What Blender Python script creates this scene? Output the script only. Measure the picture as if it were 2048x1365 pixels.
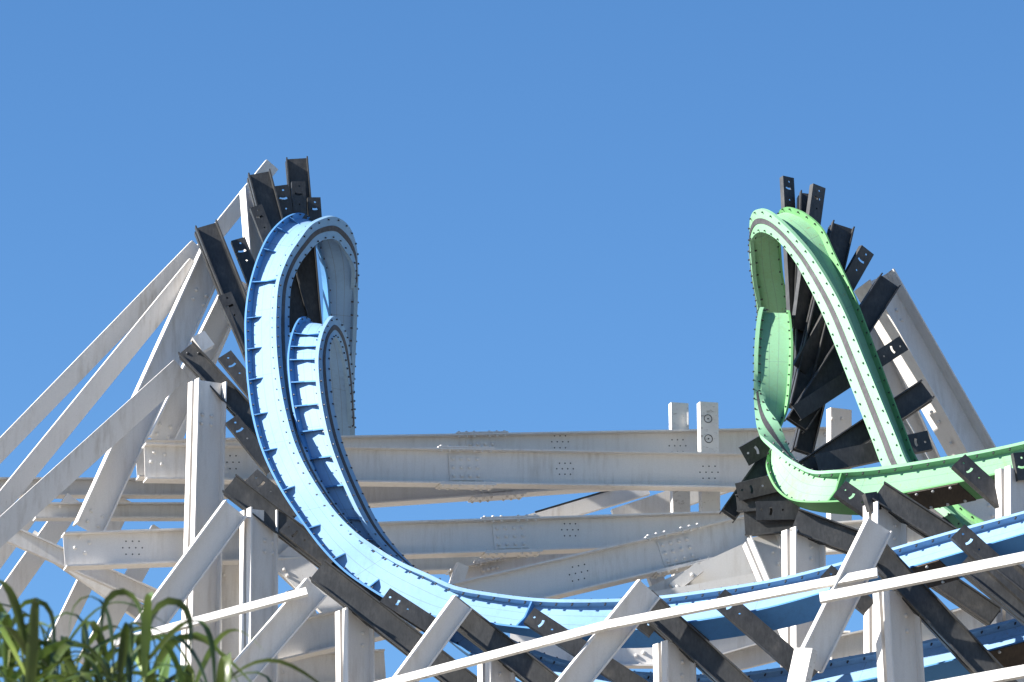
import bpy, bmesh, math, random
from mathutils import Vector, Matrix, Quaternion

random.seed(7)
for o in list(bpy.data.objects):
    bpy.data.objects.remove(o)
scene = bpy.context.scene
COL = scene.collection

# ------------------------------------------------------------------ camera
PITCH = math.radians(15.0)
F = 9600.0                       # focal length in photo pixels (2048 wide)
CAM = Vector((0, 0, 1.7))
cam_d = bpy.data.cameras.new('camera')
cam = bpy.data.objects.new('camera', cam_d)
COL.objects.link(cam)
cam.location = CAM
cam.rotation_euler = (math.pi / 2 + PITCH, 0, 0)
cam_d.sensor_width = 36.0
cam_d.lens = 36.0 * F / 2048.0
cam_d.clip_start = 0.5
cam_d.clip_end = 20000
cam_d.dof.use_dof = True
cam_d.dof.focus_distance = 61.0
cam_d.dof.aperture_fstop = 8.0
scene.camera = cam

# ------------------------------------------------------------------ light
SUN = Vector((-0.83, -0.19, 0.52)).normalized()      # towards the sun
world = bpy.data.worlds.new('World')
scene.world = world
world.use_nodes = True
wn = world.node_tree.nodes
wl = world.node_tree.links
wn.clear()
sky = wn.new('ShaderNodeTexSky')
sky.sky_type = 'NISHITA'
sky.sun_disc = False
sky.sun_elevation = math.asin(SUN.z)
sky.sun_rotation = math.atan2(SUN.x, SUN.y)
sky.altitude = 1500
sky.air_density = 1.0
sky.dust_density = 0.0
sky.ozone_density = 4.5
bg = wn.new('ShaderNodeBackground')
bg.inputs['Strength'].default_value = 0.064
wo = wn.new('ShaderNodeOutputWorld')
hs = wn.new('ShaderNodeHueSaturation')      # clear dry-air sky, a little deeper than the model's
hs.inputs['Saturation'].default_value = 1.14
wl.new(sky.outputs[0], hs.inputs['Color'])
wl.new(hs.outputs[0], bg.inputs['Color'])
wl.new(bg.outputs[0], wo.inputs['Surface'])

sun_d = bpy.data.lights.new('sun', 'SUN')
sun_d.energy = 5.0
sun_d.angle = math.radians(0.53)
sun_d.color = (1.0, 0.955, 0.89)
sun = bpy.data.objects.new('sun', sun_d)
COL.objects.link(sun)
sun.location = (-30, 20, 60)
sun.rotation_euler = SUN.to_track_quat('Z', 'Y').to_euler()

vs = scene.view_settings
vs.view_transform = 'Standard'
vs.look = 'None'
vs.exposure = 1.5
vs.gamma = 1.0
vs.use_curve_mapping = False

# ------------------------------------------------------------------ pixel -> place
CP, SP = math.cos(PITCH), math.sin(PITCH)
def ray(px, py):
    a = (px - 1024.0) / F
    b = (682.5 - py) / F
    return Vector((a, CP - b * SP, SP + b * CP))
def P(px, py, Y):
    """the point on the sight line of a photo pixel that stands Y metres away"""
    d = ray(px, py)
    return CAM + d * (Y / d.y)
def M_PER_PX(Y):
    return (Y / CP) / F
def on_plane(px, py, p0, n):
    d = ray(px, py)
    return CAM + d * ((p0 - CAM).dot(n) / d.dot(n))

# ------------------------------------------------------------------ materials
def new_mat(name):
    m = bpy.data.materials.new(name)
    m.use_nodes = True
    nt = m.node_tree
    b = nt.nodes['Principled BSDF']
    return m, nt, b
def N(nt, t, **kw):
    n = nt.nodes.new(t)
    for k, v in kw.items():
        setattr(n, k, v)
    return n
def noise(nt, scale, detail=4.0, rough=0.6, stretch=None, coord='Object'):
    tc = N(nt, 'ShaderNodeNewGeometry')
    mp = N(nt, 'ShaderNodeMapping')
    nt.links.new(tc.outputs['Position'], mp.inputs['Vector'])
    if stretch:
        mp.inputs['Scale'].default_value = stretch
    no = N(nt, 'ShaderNodeTexNoise')
    no.inputs['Scale'].default_value = scale
    no.inputs['Detail'].default_value = detail
    no.inputs['Roughness'].default_value = rough
    nt.links.new(mp.outputs[0], no.inputs['Vector'])
    return no.outputs[0]
def ramp(nt, fac, stops):
    r = N(nt, 'ShaderNodeValToRGB')
    el = r.color_ramp.elements
    el[0].position, el[0].color = stops[0][0], (*stops[0][1], 1)
    el[1].position, el[1].color = stops[-1][0], (*stops[-1][1], 1)
    for p, c in stops[1:-1]:
        e = el.new(p)
        e.color = (*c, 1)
    nt.links.new(fac, r.inputs[0])
    return r.outputs[0]
def mix(nt, fac, a, b, mode='MIX'):
    m = N(nt, 'ShaderNodeMix', data_type='RGBA', blend_type=mode)
    def put(sock, v):
        if hasattr(v, 'links'):
            nt.links.new(v, sock)
        elif isinstance(v, (int, float)):
            sock.default_value = v
        else:
            sock.default_value = (*v, 1)
    put(m.inputs[0], fac)
    put(m.inputs[6], a)
    put(m.inputs[7], b)
    return m.outputs[2]
def bump(nt, b, h, strength, dist=0.01):
    bn = N(nt, 'ShaderNodeBump')
    bn.inputs['Strength'].default_value = strength
    bn.inputs['Distance'].default_value = dist
    nt.links.new(h, bn.inputs['Height'])
    nt.links.new(bn.outputs[0], b.inputs['Normal'])

def painted_steel(name, col, dirt, amount=0.45, rough=0.42, rust=0.0, rust_from=None):
    m, nt, b = new_mat(name)
    big = noise(nt, 1.3, 5, 0.62, (1, 1, 0.6))
    streak = noise(nt, 5.0, 4, 0.6, (3.0, 3.0, 0.35))
    f1 = ramp(nt, big, [(0.38, (0, 0, 0)), (0.72, (1, 1, 1))])
    f2 = ramp(nt, streak, [(0.45, (0, 0, 0)), (0.75, (1, 1, 1))])
    mm = N(nt, 'ShaderNodeMath', operation='MULTIPLY')
    nt.links.new(f1, mm.inputs[0])
    nt.links.new(f2, mm.inputs[1])
    k = N(nt, 'ShaderNodeMath', operation='MULTIPLY')
    nt.links.new(mm.outputs[0], k.inputs[0])
    k.inputs[1].default_value = amount
    c = mix(nt, k.outputs[0], col, dirt)
    fine = noise(nt, 60, 2, 0.5)
    fr = ramp(nt, fine, [(0.3, (0.93, 0.93, 0.93)), (0.7, (1, 1, 1))])
    c = mix(nt, 1.0, c, fr, 'MULTIPLY')
    if rust > 0:
        rn = noise(nt, 9.0, 6, 0.7, (2.2, 2.2, 0.5))
        rf = ramp(nt, rn, [(0.72 - rust, (0, 0, 0)), (0.80 - rust * 0.6, (1, 1, 1))])
        rk = N(nt, 'ShaderNodeMath', operation='MULTIPLY')
        nt.links.new(rf, rk.inputs[0])
        rk.inputs[1].default_value = 0.65
        fac = rk.outputs[0]
        if rust_from is not None:          # the old stretches of track stand at the right-hand end
            ge = N(nt, 'ShaderNodeNewGeometry')
            se = N(nt, 'ShaderNodeSeparateXYZ')
            nt.links.new(ge.outputs['Position'], se.inputs[0])
            mr = N(nt, 'ShaderNodeMapRange')
            nt.links.new(se.outputs[0], mr.inputs['Value'])
            mr.inputs['From Min'].default_value = rust_from - 0.4
            mr.inputs['From Max'].default_value = rust_from + 0.6
            q = N(nt, 'ShaderNodeMath', operation='MULTIPLY')
            nt.links.new(fac, q.inputs[0])
            nt.links.new(mr.outputs[0], q.inputs[1])
            fac = q.outputs[0]
        c = mix(nt, fac, c, (0.22, 0.105, 0.05))
    nt.links.new(c, b.inputs['Base Color'])
    b.inputs['Roughness'].default_value = rough
    bump(nt, b, fine, 0.06, 0.004)
    return m

def track_paint(name, col, dirt, rust, lines=True, rust_from=None):
    """painted rail steel; UV v runs across the plate: two thin weld lines along it"""
    m = painted_steel(name, col, dirt, 0.85, 0.62, rust, rust_from)
    m.node_tree.nodes['Principled BSDF'].inputs['Specular IOR Level'].default_value = 0.2
    if lines:
        nt = m.node_tree
        b = nt.nodes['Principled BSDF']
        src = b.inputs['Base Color'].links[0].from_socket
        uv = N(nt, 'ShaderNodeUVMap')
        sp = N(nt, 'ShaderNodeSeparateXYZ')
        nt.links.new(uv.outputs[0], sp.inputs[0])
        mo = N(nt, 'ShaderNodeMath', operation='FRACT')
        dv = N(nt, 'ShaderNodeMath', operation='MULTIPLY')
        nt.links.new(sp.outputs[0], dv.inputs[0])
        dv.inputs[1].default_value = 1 / 1.37
        nt.links.new(dv.outputs[0], mo.inputs[0])
        jt = N(nt, 'ShaderNodeMath', operation='LESS_THAN')
        nt.links.new(mo.outputs[0], jt.inputs[0])
        jt.inputs[1].default_value = 0.006
        tot = jt.outputs[0]
        for v in (0.36, 0.68):
            s = N(nt, 'ShaderNodeMath', operation='SUBTRACT')
            nt.links.new(sp.outputs[1], s.inputs[0])
            s.inputs[1].default_value = v
            a = N(nt, 'ShaderNodeMath', operation='ABSOLUTE')
            nt.links.new(s.outputs[0], a.inputs[0])
            l = N(nt, 'ShaderNodeMath', operation='LESS_THAN')
            nt.links.new(a.outputs[0], l.inputs[0])
            l.inputs[1].default_value = 0.009
            if tot is None:
                tot = l.outputs[0]
            else:
                ad = N(nt, 'ShaderNodeMath', operation='ADD')
                nt.links.new(tot, ad.inputs[0])
                nt.links.new(l.outputs[0], ad.inputs[1])
                tot = ad.outputs[0]
        k = N(nt, 'ShaderNodeMath', operation='MULTIPLY')
        nt.links.new(tot, k.inputs[0])
        k.inputs[1].default_value = 0.55
        c = mix(nt, k.outputs[0], src, (0.12, 0.14, 0.16))
        nt.links.new(c, b.inputs['Base Color'])
    return m

def weathered_steel(name, a, b_, c_, rough=0.6, metal=0.0):
    m, nt, b = new_mat(name)
    n1 = noise(nt, 3.0, 6, 0.65, (1, 1, 1))
    n2 = noise(nt, 14.0, 5, 0.7, (2.5, 1, 0.8))
    c = ramp(nt, n1, [(0.30, a), (0.55, b_), (0.80, c_)])
    f = ramp(nt, n2, [(0.35, (0.65, 0.65, 0.65)), (0.7, (1.25, 1.25, 1.25))])
    c = mix(nt, 1.0, c, f, 'MULTIPLY')
    nt.links.new(c, b.inputs['Base Color'])
    b.inputs['Roughness'].default_value = rough
    b.inputs['Metallic'].default_value = metal
    bump(nt, b, n2, 0.15, 0.004)
    return m

def painted_wood(name, col):
    m, nt, b = new_mat(name)
    n1 = noise(nt, 22.0, 6, 0.72, (0.5, 1.2, 1.2))
    f = ramp(nt, n1, [(0.57, (0, 0, 0)), (0.66, (1, 1, 1))])
    k = N(nt, 'ShaderNodeMath', operation='MULTIPLY')
    nt.links.new(f, k.inputs[0])
    k.inputs[1].default_value = 0.75
    g = noise(nt, 3.5, 5, 0.6)
    base = ramp(nt, g, [(0.3, tuple(x * 0.86 for x in col)), (0.7, col)])
    c = mix(nt, k.outputs[0], base, (0.20, 0.165, 0.13))
    nt.links.new(c, b.inputs['Base Color'])
    b.inputs['Roughness'].default_value = 0.7
    bump(nt, b, n1, 0.25, 0.005)
    return m

MAT = {
    'white': painted_steel('white_paint', (0.70, 0.67, 0.63), (0.38, 0.32, 0.25), 0.65, 0.45, 0.035),
    'white_old': painted_steel('white_paint_stained', (0.58, 0.56, 0.53), (0.30, 0.25, 0.19), 0.8, 0.55, 0.07),
    'wood': painted_wood('white_painted_wood', (0.66, 0.64, 0.60)),
    'blue': track_paint('light_blue_track_paint', (0.215, 0.37, 0.57), (0.16, 0.26, 0.40), 0.12, True, 4.2),
    'blue_rust': track_paint('light_blue_track_paint_rusted', (0.30, 0.53, 0.79), (0.22, 0.36, 0.50), 0.09),
    'blue_flange_shade': track_paint('blue_flange_shade_paint', (0.075, 0.215, 0.44), (0.06, 0.15, 0.29), 0.0, False),  # darker than the web, with the shade of the undersides put into the colour
    'blue_run': track_paint('blue_running_flange_paint', (0.20, 0.34, 0.50), (0.14, 0.23, 0.34), 0.0, False),
    'green': track_paint('light_green_track_paint', (0.215, 0.415, 0.245), (0.20, 0.31, 0.14), 0.13, True, 3.2),
    'green_flange_shade': track_paint('green_flange_shade_paint', (0.13, 0.31, 0.13), (0.10, 0.22, 0.08), 0.0, False),  # web green deepened, flange shade painted into it
    'green_run': track_paint('green_running_flange_paint', (0.21, 0.405, 0.25), (0.17, 0.30, 0.15), 0.0, False),
    'wear': weathered_steel('bare_running_strip', (0.045, 0.043, 0.048), (0.06, 0.058, 0.064), (0.085, 0.082, 0.088), 0.8, 0.0),
    'black': weathered_steel('black_weathered_steel', (0.025, 0.026, 0.027), (0.043, 0.043, 0.043), (0.095, 0.088, 0.078), 0.5, 0.1),
    'brown': weathered_steel('brown_rusted_plate', (0.030, 0.022, 0.016), (0.05, 0.035, 0.024), (0.08, 0.055, 0.035), 0.7),
    'nut': weathered_steel('dark_nut_steel', (0.03, 0.03, 0.033), (0.05, 0.05, 0.055), (0.08, 0.08, 0.08), 0.5, 0.3),
    'hole': weathered_steel('drilled_hole_shade', (0.03, 0.03, 0.03), (0.04, 0.04, 0.04), (0.05, 0.05, 0.05), 0.9),
    'galv': weathered_steel('galvanised_bolt', (0.45, 0.45, 0.44), (0.55, 0.54, 0.52), (0.62, 0.60, 0.57), 0.5, 0.2),
}

def leaf_mat(name='cane_leaf', k=1.0):
    m, nt, b = new_mat(name)
    n1 = noise(nt, 2.2, 4, 0.6)
    c = ramp(nt, n1, [(0.3, (0.020 * k, 0.038 * k, 0.011 * k)), (0.55, (0.055 * k, 0.085 * k, 0.018 * k)), (0.8, (0.15 * k, 0.16 * k, 0.045 * k))])
    nt.links.new(c, b.inputs['Base Color'])
    b.inputs['Roughness'].default_value = 0.38
    tr = N(nt, 'ShaderNodeBsdfTranslucent')
    tr.inputs['Color'].default_value = (0.10, 0.15, 0.03, 1)
    ms = N(nt, 'ShaderNodeMixShader')
    ms.inputs[0].default_value = 0.18
    out = nt.nodes['Material Output']
    nt.links.new(b.outputs[0], ms.inputs[1])
    nt.links.new(tr.outputs[0], ms.inputs[2])
    nt.links.new(ms.outputs[0], out.inputs[0])
    return m
MAT['leaf'] = leaf_mat()
MAT['leaf_lit'] = leaf_mat('cane_leaf_lit', 3.2)  # brighter copy for some blades, sunlight on them put into the colour
MAT['stem'] = weathered_steel('cane_stem', (0.10, 0.13, 0.04), (0.16, 0.18, 0.06), (0.25, 0.24, 0.10), 0.5)

def ground_mat():
    m, nt, b = new_mat('pale_paving')
    n1 = noise(nt, 0.05, 6, 0.6)
    c = ramp(nt, n1, [(0.3, (0.16, 0.138, 0.11)), (0.7, (0.25, 0.214, 0.17))])
    nt.links.new(c, b.inputs['Base Color'])
    b.inputs['Roughness'].default_value = 0.9
    return m
MAT['ground'] = ground_mat()

# ------------------------------------------------------------------ object helpers
WLOC = {}
def link(o, parent, loc):
    COL.objects.link(o)
    o.parent = parent
    WLOC[o.name] = loc
    o.location = loc - (WLOC[parent.name] if parent else Vector((0, 0, 0)))
    return o
def tag(o, label, cat, group=None, kind=None):
    if label: o['label'] = label
    if cat: o['category'] = cat
    if group: o['group'] = group
    if kind: o['kind'] = kind
    return o
def empty(name, loc, label, cat, group=None):
    o = bpy.data.objects.new(name, None)
    o.empty_display_size = 0.3
    link(o, None, Vector(loc))
    return tag(o, label, cat, group)
def mesh_obj(name, verts, faces, mat, parent=None, uvs=None, smooth=False):
    c = sum(verts, Vector((0, 0, 0))) / len(verts)
    me = bpy.data.meshes.new(name)
    me.from_pydata([v - c for v in verts], [], faces)
    if uvs is not None:
        lay = me.uv_layers.new(name='UVMap')
        for lp in me.loops:
            lay.data[lp.index].uv = uvs[lp.vertex_index]
    me.materials.append(MAT[mat] if isinstance(mat, str) else mat)
    if smooth:
        for p in me.polygons: p.use_smooth = True
    me.update()
    o = bpy.data.objects.new(name, me)
    return link(o, parent, c)
class MB:
    def __init__(self):
        self.v, self.f = [], []
    def box(self, o, X, Y, Z, x0, x1, y0, y1, z0, z1):
        k = len(self.v)
        for z in (z0, z1):
            for (x, y) in ((x0, y0), (x1, y0), (x1, y1), (x0, y1)):
                self.v.append(o + X * x + Y * y + Z * z)
        self.f += [tuple(k + i for i in q) for q in
                   ((3, 2, 1, 0), (4, 5, 6, 7), (0, 1, 5, 4), (1, 2, 6, 5), (2, 3, 7, 6), (3, 0, 4, 7))]
    def prism(self, ring, off):
        k = len(self.v); n = len(ring)
        self.v += list(ring) + [p + off for p in ring]
        self.f.append(tuple(k + i for i in reversed(range(n))))
        self.f.append(tuple(k + n + i for i in range(n)))
        for i in range(n):
            j = (i + 1) % n
            self.f.append((k + i, k + j, k + n + j, k + n + i))
    def build(self, name, mat, parent=None, smooth=False):
        return mesh_obj(name, self.v, self.f, mat, parent, None, smooth)

# shared bolt mesh: washer and domed hexagonal head, z up, unit radius ~ 1
def bolt_mesh():
    bm = bmesh.new()
    rings = [(1.0, 0.0), (1.0, 0.22), (0.80, 0.25), (0.76, 0.75), (0.45, 0.95)]
    prev = None
    for r, z in rings:
        cur = [bm.verts.new((r * math.cos(i * math.pi / 4), r * math.sin(i * math.pi / 4), z)) for i in range(8)]
        if prev:
            for i in range(8):
                bm.faces.new((prev[i], prev[(i + 1) % 8], cur[(i + 1) % 8], cur[i]))
        prev = cur
    bm.faces.new(prev)
    me = bpy.data.meshes.new('bolt')
    bm.to_mesh(me)
    bm.free()
    me.materials.append(MAT['white'])
    return me
BOLT = bolt_mesh()
def bolt(parent, p, n, r=0.028):
    o = bpy.data.objects.new('bolt', BOLT)
    link(o, parent, p)
    o.rotation_mode = 'QUATERNION'
    o.rotation_quaternion = n.to_track_quat('Z', 'Y')
    o.scale = (r, r, r)
    return o

def basis(A, B, n):
    a = (B - A); L = a.length; a.normalize()
    n = Vector(n)
    n = (n - a * n.dot(a)).normalized()
    v = n.cross(a).normalized()
    return a, v, n, L
PROFILE = {}
def member(name, A, B, w, kind='I', n=(0.12, -1, 0), mat='white', parent=None, b=None, ext=0.0, t=None,
           bolts=(), holes=(), boltr=0.028, to_ground=False):
    """A, B = (px, py, Y); w = depth of the section in photo pixels"""
    pa, pb = P(*A), P(*B)
    if to_ground:
        d = pb - pa
        pb = pa + d * ((0.0 - pa.z) / d.z)
    h = w * M_PER_PX(A[2])
    a, v, nn, L = basis(pa, pb, n)
    m = MB()
    def bx(v0, v1, n0, n1, x0=0.0, x1=None):
        m.box(pa, a, v, nn, x0, L + ext if x1 is None else x1, v0, v1, n0, n1)
    if kind == 'I':
        fb = b or 0.24; tf = t or 0.022; tw = 0.016
        bx(-h / 2 + tf, h / 2 - tf, -tw / 2, tw / 2)
        bx(h / 2 - tf, h / 2, -fb / 2, fb / 2)
        bx(-h / 2, -h / 2 + tf, -fb / 2, fb / 2)
        face = tw / 2
    elif kind == 'C2':                       # two channels back to back with a gap
        fb = b or 0.10; tf = t or 0.018; tw = 0.014; g = 0.035
        for s in (1, -1):
            n0, n1 = sorted((s * g, s * (g + tw)))
            bx(-h / 2 + tf, h / 2 - tf, n0, n1)
            n0, n1 = sorted((s * g, s * (g + fb)))
            bx(h / 2 - tf, h / 2, n0, n1)
            bx(-h / 2, -h / 2 + tf, n0, n1)
        k = 0.3
        while k < L:
            bx(-0.05, 0.05, -g, g, k, k + 0.1)
            k += 1.1
        face = g + tw
    elif kind == 'box':
        tb = b or 0.045
        bx(-h / 2, h / 2, -tb / 2, tb / 2)
        face = tb / 2
    ob = m.build(name, mat, parent)
    face_p = pa + nn * (face + 0.001)
    for (x, y) in bolts:
        bolt(ob, on_plane(x, y, face_p, nn), nn, boltr)
    if holes:
        hm = MB()  # flat dark discs, the shade inside drilled holes painted on
        for (x, y) in holes:
            c = on_plane(x, y, face_p, nn)
            r = 0.011
            ring = [c + (a * math.cos(i * math.pi / 3) + v * math.sin(i * math.pi / 3)) * r for i in range(6)]
            hm.prism(ring, nn * 0.0015)
        ho = hm.build('bolt_hole_shade', 'hole', ob)
        ho['kind'] = 'stuff'
    ob_info[ob.name] = (pa, a, v, nn, L, h, face)
    return ob
ob_info = {}

def bracket(A, B, w, n=(0.12, -1, 0), parent=None, mat='black', slot=True, name='bracket', flip=1):
    """a channel with its back to the viewer, two bolt holes and a curved adjusting slot near the end A"""
    pa, pb = P(*A), P(*B)
    h = w * M_PER_PX(A[2])
    a, v, nn, L = basis(pa, pb, n)
    bm = bmesh.new()
    def loop(pts):
        vv = [bm.verts.new(p) for p in pts]
        return [bm.edges.new((vv[i], vv[(i + 1) % len(vv)])) for i in range(len(vv))]
    es = loop([(0, -h / 2, 0), (L, -h / 2, 0), (L, h / 2, 0), (0, h / 2, 0)])
    def circ(cx, cy, r):
        return loop([(cx + r * math.cos(k * math.pi / 4), cy + r * math.sin(k * math.pi / 4), 0) for k in range(8)])
    if slot:
        es += circ(0.07, h * 0.06, 0.016)
        if L > 0.42:
            es += circ(0.34, h * 0.02, 0.014)
        R, hw = 0.105, 0.016
        arc = [math.radians(q) for q in (-34, -22, -10, 2, 14, 26)]
        if h < 0.16:
            R = 0.085
        outer = [(0.09 + (R + hw) * math.cos(q), (R + hw) * math.sin(q) * flip, 0) for q in arc]
        inner = [(0.09 + (R - hw) * math.cos(q), (R - hw) * math.sin(q) * flip, 0) for q in reversed(arc)]
        es += loop(outer + inner)
    bmesh.ops.triangle_fill(bm, use_beauty=True, use_dissolve=False, edges=es, normal=(0, 0, 1))
    fs = list(bm.faces)
    r = bmesh.ops.extrude_face_region(bm, geom=fs)
    for g in r['geom']:
        if isinstance(g, bmesh.types.BMVert):
            g.co.z -= 0.014
    bmesh.ops.recalc_face_normals(bm, faces=list(bm.faces))
    verts = []
    bm.verts.index_update()
    for q in bm.verts:
        verts.append(pa + a * q.co.x + v * q.co.y + nn * q.co.z)
    faces = [tuple(q.index for q in f.verts) for f in bm.faces]
    bm.free()
    m = MB(); m.v, m.f = verts, faces
    for s in (1, -1):
        y0, y1 = sorted((s * h / 2, s * (h / 2 + 0.012)))
        m.box(pa, a, v, nn, 0, L, y0, y1, -0.085, 0.0)
    return m.build(name, mat, parent)

# ------------------------------------------------------------------ rails
def crom(p0, p1, p2, p3, t):
    return [0.5 * (2 * b + (c - a) * t + (2 * a - 5 * b + 4 * c - d) * t * t + (3 * b - a - 3 * c + d) * t ** 3)
            for a, b, c, d in zip(p0, p1, p2, p3)]
def sample(st, sub=8):
    out = []
    n = len(st)
    for i in range(n - 1):
        p0 = st[max(i - 1, 0)]; p1 = st[i]; p2 = st[i + 1]; p3 = st[min(i + 2, n - 1)]
        for k in range(sub):
            out.append(crom(p0, p1, p2, p3, k / sub))
    out.append(list(st[-1]))
    return out
def loft(rings, closed_uv=True):
    v, f, uv = [], [], []
    n = len(rings[0])
    s = 0.0
    for i, r in enumerate(rings):
        if i: s += (r[0] - rings[i - 1][0]).length
        v += r
        uv += [(s, (0.0, 1.0, 1.0, 0.0)[k % 4]) for k in range(n)]
    for i in range(len(rings) - 1):
        for k in range(n):
            j = (k + 1) % n
            f.append((i * n + k, i * n + j, (i + 1) * n + j, (i + 1) * n + k))
    f.append(tuple(reversed(range(n))))
    f.append(tuple((len(rings) - 1) * n + k for k in range(n)))
    return v, f, uv

def rail(parent, stations, paint, flange, run, wscale=1.0, gussets_and_ribs=(), plates=(), shadow_ribs=()):
    S = sample(stations, 8)
    fr = []
    for s in S:
        bx, by, rx, ry, fbx, fby, frx, fry, Y, dR, dfb, dfr = s
        Bp = P(bx, by, Y)
        Rp = P(rx, ry, Y + dR)
        fb = P(bx + fbx, by + fby, Y + dfb) - Bp
        fv = P(rx + frx, ry + fry, Y + dR + dfr) - Rp
        U = (Rp - Bp).normalized()
        fb = fb - U * fb.dot(U) * 0.6
        fv = fv - U * fv.dot(U) * 0.6
        fr.append((Bp, Rp, fb, fv, U))
    web, bot, top, wear, rim = [], [], [], [], []
    for Bp, Rp, fb, fv, U in fr:
        tn = fb.normalized() * 0.018
        web.append([Bp - tn, Rp - tn, Rp + tn, Bp + tn])
        d = -U * 0.028
        bot.append([Bp - fb, Bp + fb, Bp + fb + d, Bp - fb + d])
        d = U * 0.055
        top.append([Rp - fv, Rp + fv, Rp + fv + d, Rp - fv + d])
        w0 = fv * 0.23
        c = Rp + U * 0.0555
        d = U * 0.006
        wear.append([c - w0, c + w0, c + w0 + d, c - w0 + d])
    # one long web, and its flanges on it
    v, f, uv = loft(web)
    # v of the UV runs from the lower to the upper edge on both faces
    uv = [(u, (0, 1, 1, 0)[i % 4]) for i, (u, _) in enumerate(uv)]
    wo = mesh_obj('rail', v, f, paint, parent, uv, True)
    def sharp(o):
        me = o.data
        me.polygons.foreach_set('use_smooth', [True] * len(me.polygons))
        bm = bmesh.new(); bm.from_mesh(me)
        for e in bm.edges:
            if len(e.link_faces) == 2 and e.calc_face_angle(0) > math.radians(30):
                e.smooth = False
        bm.to_mesh(me); bm.free()
    sharp(wo)
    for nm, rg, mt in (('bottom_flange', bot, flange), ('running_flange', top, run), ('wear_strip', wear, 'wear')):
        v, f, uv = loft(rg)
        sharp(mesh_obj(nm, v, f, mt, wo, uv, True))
    # nuts in rows along the flanges
    nb = MB()
    acc = 0.0
    for i in range(1, len(fr)):
        p0, p1 = fr[i - 1], fr[i]
        seg = (p1[1] - p0[1]).length
        T = (p1[1] - p0[1]).normalized()
        x = 0.21 - acc
        while x < seg:
            t = x / seg
            for side in (1, -1):
                for which in ((0, 1) if side == 1 else (0,)):
                    if which == 0:
                        c0 = p0[1].lerp(p1[1], t); fv = p0[3].lerp(p1[3], t); U = p0[4]
                        c = c0 + fv * 0.80 * side + U * 0.055; up = U
                    else:
                        c0 = p0[0].lerp(p1[0], t); fv = p0[2].lerp(p1[2], t); U = p0[4]
                        c = c0 + fv * 0.80 * side; up = U
                    Yv = up.cross(T).normalized()
                    r = 0.0085
                    nb.box(c, T, Yv, up, -r, r, -r, r, 0, 0.022)
                    if which == 0 and side == 1:      # the nut below the running flange
                        nb.box(c - U * 0.055, T, Yv, -up, -r, r, -r, r, 0, 0.035)
            x += 0.21
        acc = (seg - (x - 0.21)) if seg > 0 else acc
        acc = acc % 0.21
    no = nb.build('nuts', 'nut', wo)
    no['kind'] = 'stuff'
    for t in gussets_and_ribs:
        i = int(t * 8)
        Bp, Rp, fb, fv, U = fr[min(i, len(fr) - 1)]
        T = (fr[min(i + 1, len(fr) - 1)][1] - fr[max(i - 1, 0)][1]).normalized()
        g = MB()
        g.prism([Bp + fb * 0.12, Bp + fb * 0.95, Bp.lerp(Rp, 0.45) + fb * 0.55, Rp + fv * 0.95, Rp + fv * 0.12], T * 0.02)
        g.build('stiffener_shadow_rib', flange, wo)
    for t in shadow_ribs:  # small ribs added to throw dark shadow bars across the web
        i = int(t * 8)
        Bp, Rp, fb, fv, U = fr[min(i, len(fr) - 1)]
        T = (fr[min(i + 1, len(fr) - 1)][1] - fr[max(i - 1, 0)][1]).normalized()
        g = MB()
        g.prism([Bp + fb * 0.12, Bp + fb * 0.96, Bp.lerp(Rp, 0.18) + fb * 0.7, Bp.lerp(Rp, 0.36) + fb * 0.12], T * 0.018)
        g.build('stiffener_shadow_rib', flange, wo)
    for (t0, t1) in plates:
        i0, i1 = int(t0 * 8), int(t1 * 8)
        rg = []
        for Bp, Rp, fb, fv, U in fr[i0:i1 + 1]:
            c = Bp - U * 0.029
            d = -U * 0.02
            rg.append([c - fb * 0.97, c + fb * 0.97, c + fb * 0.97 + d, c - fb * 0.97 + d])
        v, f, uv = loft(rg)
        po = mesh_obj('splice_plate', v, f, 'brown', wo, uv)
        for i in range(i0 + 1, i1, 2):
            Bp, Rp, fb, fv, U = fr[i]
            for s in (0.78, -0.78):
                bolt(po, Bp - U * 0.05 + fb * s, -U, 0.022).data = BOLT_GALV
    return wo, fr
BOLT_DARK = BOLT.copy()
BOLT_DARK.name = 'bolt_dark'
BOLT_DARK.materials[0] = MAT['nut']
BOLT_GALV = BOLT.copy()
BOLT_GALV.name = 'bolt_galvanised'
BOLT_GALV.materials[0] = MAT['galv']

# ================================================================== SETTING
g = MB()
g.v = [Vector((-4000, -4000, 0)), Vector((4000, -4000, 0)), Vector((4000, 4000, 0)), Vector((-4000, 4000, 0))]
g.f = [(0, 1, 2, 3)]
gr = g.build('ground', 'ground')
gr['kind'] = 'structure'

# ================================================================== BLUE TRACK
blue = empty('coaster_track', P(640, 1365, 60), 'light blue steel coaster track curling up into the tall loop at left', 'track')
def fill(rows):
    return [tuple(r) for r in rows]
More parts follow.
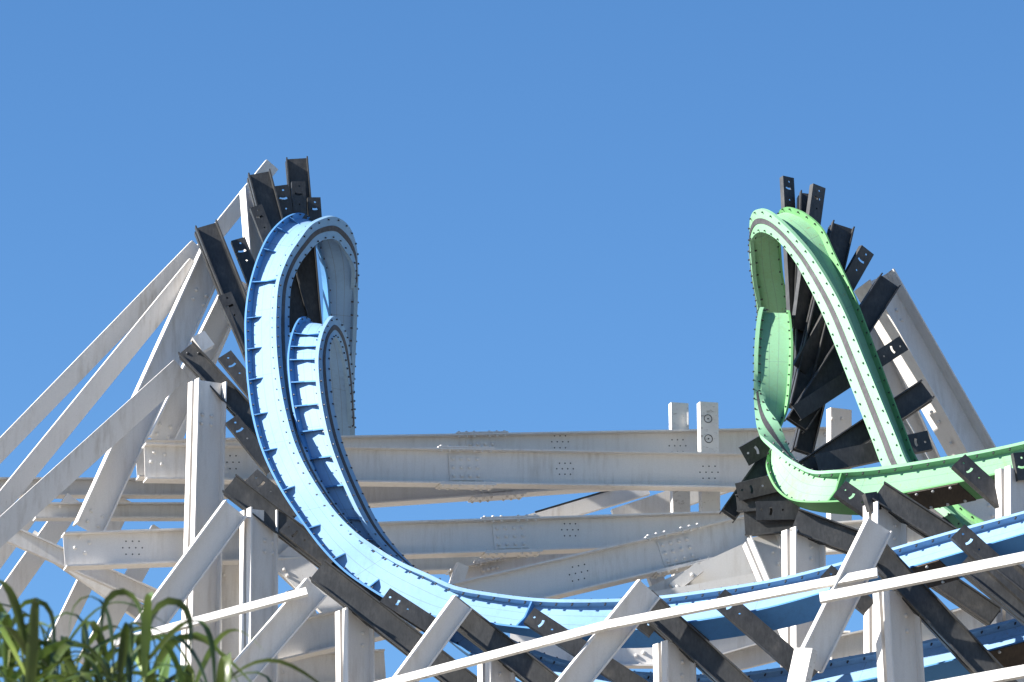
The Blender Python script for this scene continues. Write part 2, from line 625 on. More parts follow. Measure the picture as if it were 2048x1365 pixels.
#  bottom x,y | running x,y | bottom flange | running flange | Y | dYrun dYfb dYfr
BLUE1 = fill([
 (2150,1062,2175,1008,-22,-16,-13,-9,56.0,.25,-.12,-.08),
 (1900,1135,1925,1076,-22,-16,-13,-9,56.5,.25,-.12,-.08),
 (1700,1193,1725,1133,-22,-16,-13,-9,56.9,.25,-.12,-.08),
 (1538,1237,1563,1174,-22,-16,-12,-9,57.2,.25,-.12,-.08),
 (1360,1266,1388,1202,-22,-15,-12,-9,57.5,.25,-.12,-.08),
 (1240,1277,1270,1214,-20,-13,-11,-9,57.8,.22,-.12,-.09),
 (1120,1270,1150,1217,-15,-8,-10,-9,58.0,.18,-.12,-.10),
 (1040,1260,1071,1214,-10,-3,-9,-8,58.2,.15,-.12,-.12),
 (950,1246,985,1203,-7,0,-8,-7,58.4,.12,-.12,-.13),
 (870,1234,910,1187,-6,2,-6,-5,58.6,.08,-.12,-.13),
 (800,1210,850,1158,-5,3,-4,-2,58.8,.05,-.12,-.13),
 (747,1179,800,1134,-5,3,-3,0,59.0,.02,-.12,-.14),
 (694,1141,755,1106,-6,3,-4,0,59.2,0,-.12,-.14),
 (648,1092,708,1069,-6,3,-6,1,59.4,-.04,-.12,-.14),
 (606,1033,664,1020,-7,2,-8,1,59.7,-.07,-.13,-.14),
 (568,972,620,953,-8,2,-9,1,60.0,-.10,-.13,-.14),
 (536,902,592,890,-9,1,-10,1,60.4,-.13,-.13,-.15),
 (517,830,573,819,-10,1,-10,1,60.8,-.16,-.13,-.15),
 (508,760,563,750,-11,1,-12,1,61.2,-.18,-.13,-.15),
 (506,690,559,683,-13,1,-13,1,61.6,-.2,-.13,-.15),
 (506,630,559,622,-14,0,-13,0,62.0,-.2,-.13,-.15),
 (512,575,564,568,-11,-3,-12,-3,62.3,-.2,-.12,-.15),
 (527,522,581,523,-9,-6,-11,-8,62.6,-.2,-.12,-.14),
 (547,480,602,491,-8,-9,-10,-13,62.8,-.2,-.11,-.13),
 (571,453,623,467,-6,-11,-11,-17,63.0,-.2,-.10,-.12),
 (592,441,644,457,-3,-12,-12,-21,63.2,-.2,-.10,-.10),
 (610,440,665,456,0,-12,-10,-26,63.4,-.2,-.10,-.08),
 (624,452,682,469,2,-11,-5,-29,63.6,-.18,-.10,-.06),
 (634,480,695,489,3,-9,-1,-27,63.8,-.12,-.10,-.05),
 (643,514,704,517,5,-5,3,-22,64.0,-.05,-.10,-.05),
 (651,550,705,553,8,-3,7,-16,64.3,.05,-.10,-.06),
 (655,590,703,595,8,5,8,-4,64.6,.10,-.09,-.08),
 (656,650,700,655,8,8,8,4,65.0,.12,-.09,-.09),
 (655,760,695,765,8,8,8,6,65.7,.12,-.09,-.09),
 (652,880,692,885,8,8,8,6,66.4,.12,-.09,-.09),
 (650,1050,690,1055,9,-2,9,-4,67.5,.12,-.09,-.09)])
BLUE2 = fill([
 (2150,1277,2175,1219,-22,-16,-13,-9,56.4,.25,-.12,-.08),
 (1925,1338,1950,1278,-22,-16,-13,-9,56.8,.25,-.12,-.08),
 (1725,1383,1750,1323,-22,-16,-13,-9,57.1,.25,-.12,-.08),
 (1530,1415,1556,1355,-22,-16,-13,-9,57.5,.25,-.12,-.08),
 (1410,1428,1437,1367,-22,-15,-12,-9,57.7,.25,-.12,-.08),
 (1272,1422,1300,1362,-20,-13,-12,-9,57.9,.25,-.12,-.08),
 (1186,1408,1214,1354,-16,-9,-11,-9,58.1,.22,-.12,-.09),
 (1100,1387,1130,1337,-12,-5,-11,-9,58.3,.18,-.12,-.10),
 (1022,1357,1060,1312,-9,-2,-10,-8,58.6,.15,-.12,-.11),
 (935,1305,980,1270,-8,0,-9,-6,58.9,.10,-.12,-.12),
 (855,1240,900,1215,-7,2,-8,-3,59.2,.05,-.12,-.13),
 (775,1162,832,1152,-7,2,-13,0,59.6,.0,-.12,-.13),
 (722,1100,774,1097,-7,2,-17,2,59.8,-.05,-.12,-.12),
 (688,1045,736,1046,-7,2,-16,2,59.95,-.10,-.13,-.12),
 (650,975,698,970,-8,2,-13,2,60.15,-.14,-.13,-.13),
 (620,900,668,893,-9,1,-11,2,60.4,-.16,-.13,-.14),
 (602,830,651,824,-10,1,-10,1,60.6,-.18,-.13,-.14),
 (593,765,643,763,-11,1,-9,1,60.85,-.2,-.13,-.14),
 (590,715,641,714,-11,0,-9,0,61.1,-.2,-.13,-.14),
 (594,678,646,680,-9,-3,-8,-5,61.4,-.2,-.12,-.13),
 (602,654,654,662,-6,-8,-8,-13,61.7,-.2,-.11,-.11),
 (612,645,664,654,-2,-11,-4,-22,62.0,-.2,-.10,-.09),
 (624,652,676,667,1,-10,1,-21,62.3,-.18,-.10,-.06),
 (635,678,685,694,3,-8,4,-19,62.7,-.12,-.10,-.05),
 (643,722,691,735,3,-5,4,-16,63.1,-.05,-.10,-.06),
 (649,780,696,790,2,-4,3,-12,63.6,.05,-.12,-.08),
 (652,860,699,865,2,-3,2,-10,64.4,.10,-.13,-.10),
 (650,1000,697,1005,2,-3,2,-10,65.6,.10,-.13,-.10)])
rail(blue, BLUE1, 'blue', 'blue_flange_shade', 'blue_run', gussets_and_ribs=(7.1, 21.2), shadow_ribs=[11.2, 12.5, 13.7, 14.9, 16.0, 17.0, 18.0, 18.9, 19.9, 22.4, 23.5, 24.6], plates=((3.75, 4.35), (1.0, 1.5)))
rail(blue, BLUE2, 'blue', 'blue_flange_shade', 'blue_run', gussets_and_ribs=(18.6, 12.4, 13.2, 14.0, 14.8, 15.5, 16.3, 17.1, 17.9, 19.3), plates=((0.35, 0.9),))  # most of these full-height ribs are added for their ladder of shadows

def tie(parent, A, B, w, n=(0.12, -1, 0), b=0.10, bolts=(), holes=(), name='tie_beam'):
    o = member(name, A, B, w, 'C2', n, 'black', parent, b=b, bolts=bolts, holes=holes, boltr=0.02)
    for c in o.children:
        if c.name.startswith('bolt') and c.data.name == 'bolt': c.data = BOLT_DARK
    return o
# heavy double channel ties
tie(blue, (593,320,63.65), (622,660,63.6), 44, n=(0.1,-1,0))
tie(blue, (517,350,63.25), (598,660,63.0), 46, n=(0.16,-1,0))
tie(blue, (411,455,62.55), (545,790,62.1), 46, n=(0.18,-1,0))
tie(blue, (372,700,61.1), (640,985,60.9), 38, n=(0.1,-1,-0.05), bolts=((375,707),(397,707),(377,728)))
tie(blue, (460,970,60.1), (800,1232,60.0), 44, n=(0.1,-1,-0.1))
tie(blue, (636,1142,58.75), (990,1415,58.5), 48, n=(0.1,-1,-0.1))
tie(blue, (898,1215,58.05), (1140,1405,57.85), 48, n=(0.1,-1,-0.1))
tie(blue, (1288,1203,57.25), (1500,1395,57.1), 48, n=(0.1,-1,-0.1))
tie(blue, (1746,1100,56.3), (2030,1400,56.1), 48, n=(0.1,-1,-0.1))
tie(blue, (1930,1122,56.15), (2120,1275,56.0), 46, n=(0.1,-1,-0.1))
tie(blue, (1850,1140,57.8), (1990,1235,57.7), 40, n=(0.1,-1,-0.1))
tie(blue, (1985,1120,57.6), (2130,1235,57.5), 44, n=(0.1,-1,-0.1))
# light slotted brackets
for A, B, w, fl in (
  ((628,395,63.5),(634,480,63.45),23,1), ((563,371,63.3),(584,480,63.3),24,1),
  ((597,363,63.35),(602,470,63.3),24,1), ((512,412,62.95),(548,505,62.9),22,1),
  ((476,478,62.7),(520,590,62.6),26,1), ((449,588,62.2),(500,700,62.1),25,1),
  ((449,709,61.7),(525,805,61.6),28,1), ((463,838,60.75),(545,940,60.7),26,1),
  ((503,950,60.5),(595,1030,60.4),30,1), ((568,1050,59.85),(665,1125,59.8),27,1),
  ((770,1190,58.5),(885,1265,58.45),31,1), ((1058,1230,57.75),(1335,1410,57.6),33,1),
  ((1252,1216,57.4),(1310,1260,57.4),30,1), ((1437,1192,57.0),(1625,1355,56.9),36,1),
  ((1652,1142,56.55),(1740,1215,56.5),30,1), ((1916,1062,56.05),(2070,1200,55.95),36,1)):
    bracket(A, B, w, (0.2, -1, 0), blue)

# ================================================================== GREEN TRACK
green = empty('coaster_track', P(1640, 1365, 61), 'light green steel coaster track twisting up into the narrow loop at right', 'track')
GREENB = fill([
 (2140,934,2160,874,-20,-14,-12,-8,58.2,.22,-.12,-.08),
 (1990,968,2010,910,-20,-14,-12,-8,58.4,.22,-.12,-.08),
 (1850,996,1872,935,-20,-14,-12,-8,58.6,.22,-.12,-.08),
 (1740,1012,1762,951,-18,-12,-12,-8,58.8,.22,-.12,-.08),
 (1650,1013,1674,957,-14,-6,-10,-7,59.0,.18,-.12,-.10),
 (1595,1005,1628,954,-11,0,-6,-1,59.3,.12,-.12,-.12),
 (1563,983,1596,937,-11,4,-9,6,59.6,.06,-.12,-.13),
 (1546,950,1569,913,-11,3,-16,11,59.9,-.02,-.12,-.12),
 (1543,912,1547,880,-9,1,-19,9,60.2,-.10,-.12,-.11),
 (1553,862,1531,840,-4,0,-21,5,60.5,-.15,-.12,-.11),
 (1568,812,1523,795,3,0,-21,1,60.8,-.15,-.13,-.11),
 (1575,745,1520,740,4,0,-17,0,61.2,-.1,-.14,-.12),
 (1578,690,1520,690,4,0,-12,0,61.6,-.05,-.14,-.13),
 (1577,650,1524,648,4,-2,-8,-4,61.9,0,-.13,-.13),
 (1574,630,1528,629,3,-6,-4,-12,62.1,0,-.12,-.11),
 (1572,630,1532,629,0,-7,0,-10,62.3,0,-.12,-.1),
 (1571,650,1535,650,-2,-5,3,-8,62.6,0,-.12,-.1),
 (1570,730,1538,730,-2,-3,3,-5,63.3,0,-.12,-.1),
 (1568,830,1540,830,-2,-3,3,-5,64.1,0,-.12,-.1)])
GREENA = fill([
 (2080,1150,2040,1168,24,-4,24,-4,58.9,-.1,-.1,-.1),
 (1990,1075,1950,1092,24,-6,24,-6,59.2,-.15,-.1,-.08),
 (1926,1032,1900,1043,12,-4,24,-6,59.5,-.2,-.1,-.08),
 (1872,986,1845,997,12,-4,26,-5,59.8,-.22,-.1,-.08),
 (1822,925,1797,935,10,-3,27,-5,60.1,-.25,-.1,-.06),
 (1795,857,1769,868,9,-3,26,-8,60.5,-.25,-.1,-.06),
 (1745,722,1716,735,9,-4,25,-8,61.0,-.25,-.1,-.06),
 (1698,601,1667,616,10,-5,23,-11,61.5,-.25,-.1,-.05),
 (1656,512,1621,532,10,-7,17,-17,61.9,-.25,-.1,-.05),
 (1636,470,1592,491,9,-10,12,-20,62.1,-.24,-.1,-.04),
 (1607,442,1562,459,7,-11,6,-22,62.3,-.22,-.1,-.04),
 (1583,430,1539,443,2,-12,1,-24,62.5,-.18,-.1,-.04),
 (1566,428,1521,441,-3,-11,-4,-22,62.7,-.14,-.1,-.05),
 (1557,438,1511,453,-4,-8,-5,-16,62.9,-.08,-.1,-.07),
 (1555,464,1507,477,2,-4,0,-9,63.1,0,-.12,-.10),
 (1556,502,1508,512,7,5,6,3,63.4,.06,-.10,-.10),
 (1561,548,1512,556,8,8,8,6,63.7,.1,-.09,-.10),
 (1570,594,1520,602,8,8,8,6,64.0,.1,-.09,-.10),
 (1577,660,1526,665,8,8,8,6,64.5,.1,-.09,-.10),
 (1580,780,1532,785,9,-2,9,-2,65.4,.1,-.09,-.10)])
rail(green, GREENB, 'green', 'green_flange_shade', 'green_run', gussets_and_ribs=(3.75,), plates=((1.45, 2.2),))
rail(green, GREENA, 'green', 'green_flange_shade', 'green_run')
tie(green, (1616,391,62.7), (1604,780,62.2), 38, n=(0.15,-1,0))
tie(green, (1683,455,62.35), (1598,820,61.8), 46, n=(0.2,-1,0.05))
tie(green, (1777,565,61.85), (1592,850,61.4), 46, n=(0.25,-1,0.1))
tie(green, (1668,640,62.0), (1604,905,61.7), 38, n=(0.25,-1,0.1))
tie(green, (1853,782,61.0), (1602,950,60.8), 44, n=(0.25,-1,0.15))
tie(green, (1560,885,60.9), (1457,1030,60.6), 34, n=(0.1,-1,0))
tie(green, (1474,1008,60.4), (1640,990,60.2), 34, n=(0.1,-1,-0.1))
tie(green, (1490,1048,59.7), (1590,1040,59.6), 50, n=(-0.1,-1,-0.15))
tie(green, (1590,1043,58.75), (1830,1130,58.6), 48, n=(0.1,-1,-0.1))
tie(green, (1757,986,58.25), (1960,1117,58.1), 44, n=(0.1,-1,-0.1))
for A, B, w, nz in (
  ((1577,354,62.75),(1592,640,62.5),23,0), ((1639,372,62.45),(1600,660,62.2),27,0),
  ((1736,500,62.1),(1600,740,61.8),29,0.1), ((1808,686,61.4),(1594,826,61.1),29,0.2),
  ((1860,880,60.7),(1634,928,60.5),36,0.2), ((1488,914,60.55),(1562,872,60.5),38,0),
  ((1474,985,60.2),(1570,962,60.1),32,-0.1), ((1680,975,58.5),(1790,1050,58.4),36,-0.1),
  ((1512,1022,59.4),(1600,1020,59.4),34,-0.1), ((1918,920,58.0),(2040,1030,57.95),36,-0.1)):
    bracket(A, B, w, (0.6, -1, nz), green)
bracket((2040,905,57.85), (2050,960,57.85), 26, (0.3,-1,0), green)
bracket((1742,985,58.15), (1752,1020,58.15), 24, (0.5,-1,0), green, slot=False)

# ================================================================== SPANNING BEAMS
def span_beam(A, B, w, label, bolts=(), holes=(), splice=None, splice_parts='tbw', n=(0, -1, 0), b=0.26, mat='white'):
    o = member('steel_beam', A, B, w, 'I', n, mat, None, b=b, bolts=bolts, holes=holes)
    tag(o, label, 'beam', 'white beams spanning between the two loops')
    if splice:
        pa, a, v, nn, L, h, face = ob_info[o.name]
        x0, x1, y = splice
        c0 = on_plane(x0, y, pa, nn); c1 = on_plane(x1, y, pa, nn)
        s0, s1 = (c0 - pa).dot(a), (c1 - pa).dot(a)
        mid = (s0 + s1) / 2
        m = MB()
        m.box(pa, a, v, nn, s0, s1, -h * 0.36, h * 0.36, face + 0.001, face + 0.018)
        pl = m.build('splice_plate', mat, o)
        for i in range(4):
            for j in range(3):
                bolt(pl, pa + a * (s0 + (s1 - s0) * (0.125 + 0.25 * i)) + v * (h * (0.24 - 0.24 * j)) + nn * (face + 0.018), nn, 0.030)
        for s in (1, -1):
            m = MB()
            hl = (s1 - s0) * 0.86
            v0, v1 = sorted((s * (h / 2 + 0.002), s * (h / 2 + 0.020)))
            m.box(pa, a, v, nn, mid - hl, mid + hl, v0, v1, -b * 0.52, b * 0.52)
            pl = m.build('splice_plate', mat, o)
            for i in range(7):
                if i == 3: continue
                for q in (-0.33, 0.36):
                    for ss, vv in ((s, s * (h / 2 + 0.020)), (-s, s * (h / 2 - 0.024))):
                        bolt(pl, pa + a * (mid + hl * (i - 3) / 3.4) + v * vv + nn * b * q, v * ss, 0.024)
    return o
def grid(cx, cy, dx, dy, pat, skew=0.0):
    out = []
    for r, row in enumerate(pat):
        for k in row:
            out.append((cx + k * dx, cy + (r - 1) * dy + skew * k * dx))
    return out
PAT = ((-1, 0, 1), (-1.5, -.5, .5, 1.5), (-1, 0, 1))
span_beam((272,921,62.6), (1715,893,65.3), 76, 'rearmost and topmost white beam, skyline edge between the blue and green loops',
          bolts=((1630,870),(1650,870),(1630,893)), holes=grid(1120,884,11,12,PAT) + grid(1355,892,11,12,PAT), splice=(932, 992, 893))
span_beam((289,926,61.6), (1530,946,64.0), 74, 'white beam second from top, riveted splice right of the blue loop',
          bolts=((308,905),(329,909),(302,924),(323,929)), holes=grid(460,925,12,13,PAT) + grid(1418,945,12,12,PAT) + grid(1130,938,11,11,PAT), splice=(897, 962, 933))
span_beam((640,984,63.5), (1340,935,65.0), 72, 'white beam rising to the right just under the second beam',
          splice=(958, 1020, 960))
span_beam((128,1103,60.9), (1495,1058,63.4), 70, 'long white beam with free left end above the cane leaves',
          bolts=((159,1076),(179,1086),(150,1096),(170,1106),(1473,1021)), holes=grid(265,1096,13,13,PAT) + grid(1140,1060,11,12,PAT), splice=(985, 1052, 1064))
span_beam((540,1292,60.6), (1500,1068,62.6), 74, 'steepest white beam, climbing from behind blue track to the right',
          holes=grid(1157,1146,12,14,PAT,-0.22), splice=(1315, 1385, 1092))
span_beam((700,1120,64.4), (1280,1105,65.6), 60, 'white beam in the back row half hidden under the long beam')
span_beam((905,1172,63.6), (1260,1090,64.4), 62, 'short sloping white beam behind the steepest beam', splice=(960, 1000, 1140))
span_beam((-60,976,62.7), (560,978,63.9), 36, 'grey white timber beam crossing low behind the left braces', b=0.22, mat='white_old')
span_beam((68,1024,62.1), (420,1024,62.8), 32, 'short white timber beam with visible end behind the left braces', b=0.2, mat='white_old', bolts=((119,1013),))

# ================================================================== LEFT SUPPORT TOWER
ltower = empty('support_tower', (P(400,1365,60.8).x, 60.8, 0), 'white braced steel tower holding up the left side of the blue loop', 'tower')
YAW = (0.55, -1, 0)
def column(parent, top, bot, w, bolts=(), n=YAW, b=0.13):
    return member('column', top, bot, w, 'C2', n, 'white', parent, b=b, t=0.02, bolts=bolts, to_ground=True)
def brace(parent, A, B, w, kind='I', n=(0.42, -1, 0), b=0.2, bolts=(), mat='white', name='diagonal_brace', ext=0):
    return member(name, A, B, w, kind, n, mat, parent, b=b, bolts=bolts, ext=ext)
column(ltower, (415,765,60.95), (399,1365,60.95), 62, bolts=((405,830),(423,833),(403,847),(422,850)))
brace(ltower, (543,331,64.6), (370,545,64.2), 31, 'box', b=0.10, mat='white_old')
brace(ltower, (395,495,63.2), (-40,943,62.6), 36, 'box', b=0.12, mat='white_old')
brace(ltower, (392,530,62.9), (-40,1060,62.3), 37, 'box', b=0.12, mat='white_old')
brace(ltower, (362,738,61.35), (-50,1110,60.9), 46, 'box', b=0.10, mat='white_old')
brace(ltower, (432,500,62.95), (176,1062,61.8), 58, 'I', b=0.20, bolts=((392,580),(412,592),(386,598),(407,610),(183,1023),(205,1033),(175,1043),(196,1053)))
brace(ltower, (478,560,63.3), (318,886,62.9), 50, 'I', b=0.20, bolts=((319,849),(341,854),(314,868),(337,875)))
brace(ltower, (500,380,63.65), (520,640,63.3), 34, 'I', n=(0.5,-1,0))
brace(ltower, (555,400,63.95), (548,560,63.8), 24, 'box', b=0.1)
brace(ltower, (455,640,63.6), (350,880,63.5), 26, 'box', b=0.1)
brace(ltower, (150,1000,62.9), (-20,1240,62.6), 40, 'box', b=0.1)
brace(ltower, (320,1060,62.9), (170,1330,62.6), 36, 'box', b=0.1)
brace(ltower, (-10,1055,62.0), (350,1215,62.4), 34, 'I', b=0.16, n=(0,-1,0))
brace(ltower, (395,672,61.4), (415,700,61.4), 30, 'box', b=0.12, mat='white_old', name='end_block')
brace(ltower, (470,1100,61.9), (470,1420,61.9), 60, 'I', n=(0.1,-1,0), b=0.2, name='rear_post', bolts=((447,1150),(434,1165)))
brace(ltower, (560,1110,61.6), (720,1260,61.6), 62, 'box', b=0.08, bolts=((568,1140),(575,1152)))

# ================================================================== FRONT BENTS UNDER THE BLUE TRACK
def bent(label, x, Y):
    return empty('support_trestle', (P(x, 1365, Y).x, Y, 0), label, 'trestle', 'white frames under the blue track')
f1 = bent('leftmost low white frame under the blue curve, beside the tall tower column', 516, 60.0)
column(f1, (518,1022,60.05), (517,1365,60.05), 60, bolts=((529,1082),(546,1085),(529,1104),(546,1107)))
brace(f1, (470,1018,59.85), (290,1262,59.7), 54, 'I', n=(0.42,-1,0.0), b=0.16)
f2 = bent('white frame with brace meeting the left handrail below the blue curve', 706, 59.4)
column(f2, (709,1222,58.8), (711,1365,58.8), 60, bolts=((725,1267),(725,1291)))
brace(f2, (632,1175,58.45), (440,1398,58.35), 54, 'I', n=(0.42,-1,0.0), b=0.14)
f3 = bent('white frame with brace passing under the wavy blue track, third from left', 990, 58.9)
column(f3, (992,1312,58.0), (993,1365,58.0), 56, bolts=((1000,1349),))
brace(f3, (925,1205,57.75), (770,1415,57.65), 44, 'I', n=(0.42,-1,0.0), b=0.14)
f4 = bent('white frame whose brace crosses the long handrail in the middle foreground', 1345, 58.2)
column(f4, (1348,1288,57.25), (1350,1365,57.25), 66, bolts=((1364,1325),(1364,1352)))
brace(f4, (1298,1178,56.95), (1110,1412,56.85), 56, 'I', n=(0.42,-1,0.0), b=0.12)
f5 = bent('white frame with tall brace where the two handrails overlap at right', 1795, 57.4)
column(f5, (1792,1185,56.3), (1803,1365,56.3), 74, bolts=((1812,1232),(1814,1263)))
brace(f5, (1758,1050,56.0), (1618,1332,55.9), 58, 'I', n=(0.42,-1,0.0), b=0.12)
brace(f5, (1612,1300,55.75), (1590,1400,55.7), 42, 'box', n=(-0.7,-1,0.2), b=0.12, mat='wood', name='timber_stub')

# frames under the green track
def gbent(label, x, Y):
    return empty('support_trestle', (P(x, 1365, Y).x, Y, 0), label, 'trestle', 'white frames under the green track')
h1 = gbent('white upright frame directly below the bottom of the green curve', 1606, 59.3)
column(h1, (1607,1062,58.8), (1609,1365,58.8), 70, bolts=((1622,1118),(1622,1094)))
h2 = gbent('white upright frame under the black tie right of the green curve', 1770, 58.9)
column(h2, (1770,1012,58.3), (1772,1365,58.3), 70, bolts=((1790,1052),(1789,1077)))
h3 = gbent('leaning white frame left of the green curve bottom', 1530, 59.7)
column(h3, (1520,1075,59.8), (1590,1240,59.6), 62, n=(0.35,-1,0), bolts=((1545,1105),(1556,1128)))
h4 = gbent('white post cut by the right picture edge under the green track', 2030, 58.5)
column(h4, (2032,940,57.95), (2036,1365,57.95), 64)

# ================================================================== RIGHT TOWER
rtower = empty('support_tower', (P(1850,1365,63).x, 63.5, 0), 'white leaning steel tower behind the green loop at right', 'tower')
brace(rtower, (1748,560,63.0), (2030,1055,63.4), 70, 'I', n=(0.6,-1,0), b=0.42,
      bolts=((1773,631),(1793,621),(1783,650),(1803,641),(1863,825),(1877,845),(1901,888)), name='leaning_column')
brace(rtower, (1725,640,63.8), (1890,1000,63.9), 46, 'I', n=(0.3,-1,0), b=0.2, name='leaning_column')
brace(rtower, (1745,760,62.9), (1870,980,62.9), 34, 'I', n=(0.4,-1,0), b=0.2)
brace(rtower, (1678,820,63.3), (1678,1060,63.3), 46, 'box', b=0.14, name='post', bolts=((1664,838),(1684,838)))
brace(rtower, (1860,1040,61.2), (2080,1010,61.2), 74, 'I', n=(0.3,-1,0), name='cross_beam', bolts=((1978,1011),(1985,1032)))
brace(rtower, (1620,1080,61.6), (1900,1060,61.6), 60, 'I', n=(0.3,-1,0), name='cross_beam')
brace(rtower, (1890,1260,59.4), (2090,1200,59.4), 62, 'I', n=(0.3,-1,0), name='cross_beam', bolts=((1963,1231),(1983,1230),(1965,1252)))
brace(rtower, (1500,1290,61.2), (1700,1290,61.2), 50, 'I', n=(0.3,-1,0), name='cross_beam', bolts=((1525,1310),))
brace(rtower, (1560,1330,61.0), (1960,1240,61.0), 60, 'I', n=(0.3,-1,0), name='cross_beam')

# posts and planks behind the beams in the middle
mid = empty('support_tower', (P(1390,1365,63.0).x, 63.3, 0), 'pale timber posts and braces standing behind the middle beams', 'tower')
brace(mid, (1415,807,64.25), (1427,1420,64.25), 38, 'box', n=(0.3,-1,0), b=0.14, mat='wood', name='post')
brace(mid, (1357,808,65.3), (1368,1420,65.3), 36, 'box', n=(0.3,-1,0), b=0.12, mat='wood', name='post')
brace(mid, (1374,838,65.2), (1377,838,65.2), 26, 'box', n=(0.8,-1,0), b=0.05, mat='wood', name='end_block')
brace(mid, (1044,1050,65.6), (1294,976,65.9), 30, 'box', n=(0,-1,0), b=0.09)
brace(mid, (1230,1040,65.6), (1480,955,65.9), 42, 'box', n=(0,-1,0), b=0.09)
brace(mid, (1210,1250,62.2), (1580,1080,62.2), 62, 'box', n=(0.1,-1,0), b=0.1, mat='white_old')
brace(mid, (1180,1235,61.9), (1560,1165,61.9), 52, 'box', n=(0.1,-1,0), b=0.1, mat='white_old')
brace(mid, (1345,1178,62.0), (1400,1135,62.0), 22, 'box', n=(0.1,-1,0), b=0.16, mat='white_old', name='steel_strap', bolts=((1354,1174),(1384,1150)))
brace(mid, (1020,1290,60.9), (1330,1290,60.9), 90, 'I', n=(0,-1,0), name='cross_beam', bolts=((1272,1312),(1287,1306),(1280,1330)))
brace(mid, (890,1230,62.4), (925,1130,62.4), 24, 'box', n=(0.5,-1,0), b=0.1)
brace(mid, (1440,1330,60.6), (1600,1290,60.6), 40, 'box', n=(0,-1,0), b=0.1)
brace(mid, (1070,1025,65.45), (1225,979,65.75), 3.5, 'box', n=(0,-1,0), b=0.02, mat='black', name='cable')
brace(mid, (1370,1302,60.4), (1585,1240,60.4), 58, 'I', n=(0.3,-1,0), name='cross_beam', mat='white_old')
brace(mid, (1080,1240,62.6), (1330,1222,62.6), 50, 'I', n=(0.3,-1,0), name='cross_beam', mat='white_old')
brace(mid, (1300,1130,63.0), (1352,1260,63.0), 30, 'box', n=(0.3,-1,0), b=0.1, mat='white_old')
brace(ltower, (410,1350,61.6), (770,1332,61.9), 62, 'I', n=(0.3,-1,0), name='cross_beam', bolts=((565,1345),(590,1340)))
brace(ltower, (90,985,63.3), (-30,1150,63.1), 34, 'box', b=0.1)
brace(ltower, (60,1075,62.8), (330,1260,62.9), 30, 'box', b=0.1, mat='white_old')
brace(ltower, (250,1000,63.4), (110,1290,63.2), 34, 'box', b=0.1)
brace(ltower, (590,1180,62.0), (640,1310,62.0), 44, 'box', b=0.1)
# washers with dark ring and dot on the near post
pst = [o for o in bpy.data.objects if o.name.startswith('post') and o.parent == mid][0]
pa, a_, v_, nn_, L_, h_, fc_ = ob_info[pst.name]
for (x, y) in ((1416,838),(1417,878)):
    c = on_plane(x, y, pa + nn_ * (fc_ + 0.001), nn_)
    for r0, r1 in ((0.0, 0.011), (0.052, 0.060)):
        m = MB()
        k = 20
        outer = [c + (a_ * math.cos(i * 2 * math.pi / k) + v_ * math.sin(i * 2 * math.pi / k)) * r1 for i in range(k)]
        if r0 == 0:
            m.prism(outer, nn_ * 0.006)
            m.build('bolt_end', 'hole', pst)
        else:
            inner = [c + (a_ * math.cos(i * 2 * math.pi / k) + v_ * math.sin(i * 2 * math.pi / k)) * r0 for i in range(k)]
            m.v = outer + inner + [p + nn_ * 0.006 for p in outer + inner]
            for i in range(k):
                j = (i + 1) % k
                m.f += [(2*k+i, 2*k+j, 3*k+j, 3*k+i), (i, j, 2*k+j, 2*k+i), (k+j, k+i, 3*k+i, 3*k+j)]
            m.build('washer_ring', 'hole', pst)

# ================================================================== HANDRAILS
def handrail(pts, w, label, b=0.045, n=(-0.40, -0.8, 0.42)):
    o = None
    for i in range(len(pts) - 1):
        q = member('handrail' if i == 0 else 'rail_board', pts[i], pts[i + 1], w, 'box', n, 'wood', o if i else None, b=b)
        if i == 0: o = tag(q, label, 'handrail', 'white timber handrails')
    return o
handrail([(225,1288,58.15), (614,1184,58.2)], 20, 'short white handrail behind the cane leaves at left')
handrail([(735,1378,57.4), (1215,1251,56.7), (1755,1146,55.75)], 20, 'long white handrail with peeling paint across the middle foreground')
handrail([(1640,1197,55.6), (2110,1103,55.0)], 24, 'white handrail running out of the right edge over the blue track')
handrail([(1780,1392,54.8), (2120,1330,54.5)], 28, 'broad white handrail in the bottom right corner')

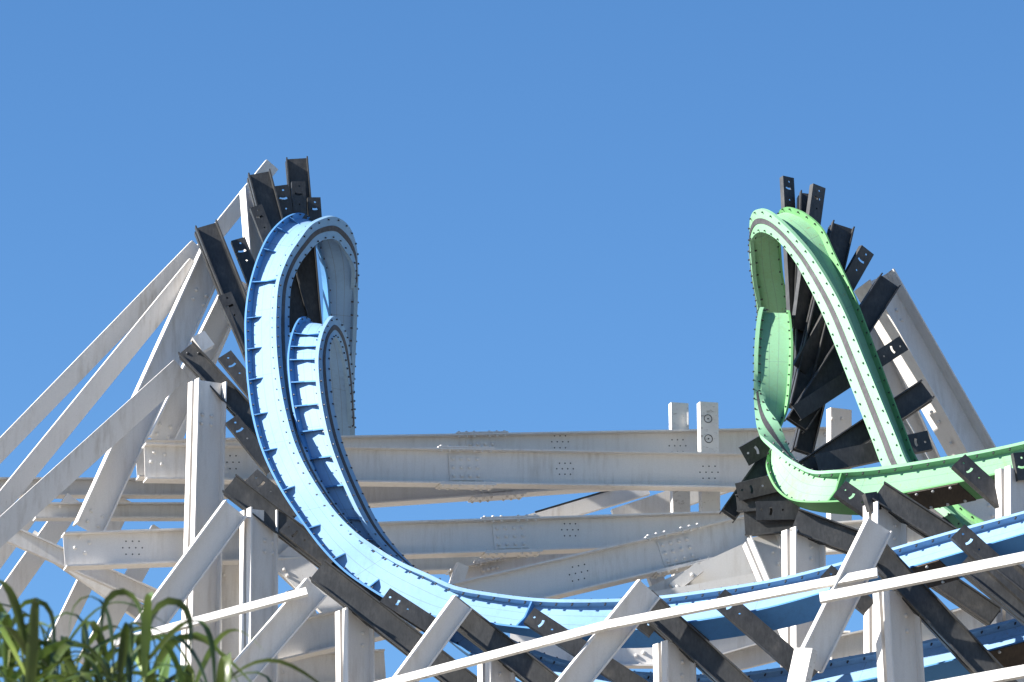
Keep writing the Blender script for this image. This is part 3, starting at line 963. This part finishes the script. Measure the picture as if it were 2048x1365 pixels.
# ================================================================== CANE
def leaf_geo(m, base, out, length, width, rise, droop, t0=0.45, twist=0.0):
    """a strap leaf that rises, folds over and hangs; shallow V section"""
    n = 14
    up = Vector((0, 0, 1))
    side0 = out.cross(up).normalized()
    p = base.copy()
    k = len(m.v)
    for i in range(n + 1):
        t = i / n
        a = rise - droop / (1 + math.exp(-(t - t0) / 0.075)) - 0.25 * t
        d = out * math.cos(a) + up * math.sin(a)
        q = Quaternion(d, twist * t)
        side = q @ side0
        nr = side.cross(d).normalized()
        w = width * (0.45 + 0.55 * min(1, t * 4)) * (1 - max(0, t - 0.25) ** 1.5 / 0.65) + 0.002
        w = max(w, 0.003)
        m.v += [p - side * w / 2 + nr * w * 0.15, p.copy(), p + side * w / 2 + nr * w * 0.15]
        p = p + d * (length / n)
    for i in range(n):
        for j in (0, 1):
            m.f.append((k + 3 * i + j, k + 3 * i + j + 1, k + 3 * i + 4 + j, k + 3 * i + 3 + j))
random.seed(21)
stalks = []
for i in range(22):
    px = -40 + i * 22 + random.uniform(-14, 14)
    top = 1335 + max(0, px - 120) * 0.10 + random.uniform(-20, 40)
    stalks.append((px, top, random.uniform(20.2, 22.2)))
stalks += [(225, 1335, 20.6), (290, 1330, 20.4), (20, 1300, 20.8), (90, 1310, 21), (55, 1315, 20.3)]
def cane_leaf(root, p, out, L, w, rise, droop):
    lm = MB()
    leaf_geo(lm, p, out, L, w, rise, droop, random.uniform(0.3, 0.6), random.uniform(-1.6, 1.6))
    lm.build('leaf', random.choice(('leaf', 'leaf', 'leaf_lit')), root, True)
for i, (px, top, Y) in enumerate(stalks):
    tp = P(px, top, Y)
    base = Vector((tp.x + random.uniform(-.25, .25), tp.y + random.uniform(-.2, .2), 0))
    root = empty('giant_cane', base, 'giant cane stalk with long arching green leaves in the lower left corner', 'plant',
                 'giant canes in the lower left corner')
    rings = []
    for q in range(9):
        t = q / 8
        c = base.lerp(tp, t)
        r = 0.013 * (1 - 0.6 * t)
        rings.append([c + Vector((math.cos(k * math.pi / 3) * r, math.sin(k * math.pi / 3) * r, 0)) for k in range(6)])
    v, f, uv = loft(rings)
    mesh_obj('stem', v, f, 'stem', root, None, True)
    for k in range(12):
        t = 1.0 - 0.014 * k * random.uniform(0.8, 1.25)
        p = base.lerp(tp, t)
        a = random.uniform(0, 2 * math.pi)
        out = Vector((math.cos(a), math.sin(a) * 0.9, 0)).normalized()
        cane_leaf(root, p, out, random.uniform(0.45, 0.85), random.uniform(0.034, 0.056),
                  random.uniform(0.35, 1.3), random.uniform(0.9, 2.5))
    if px in (225, 290, 20, 90):
        for a in (0.15, 2.9):
            cane_leaf(root, tp, Vector((math.cos(a), math.sin(a), 0)), 0.62, 0.05, 1.5, 2.9)
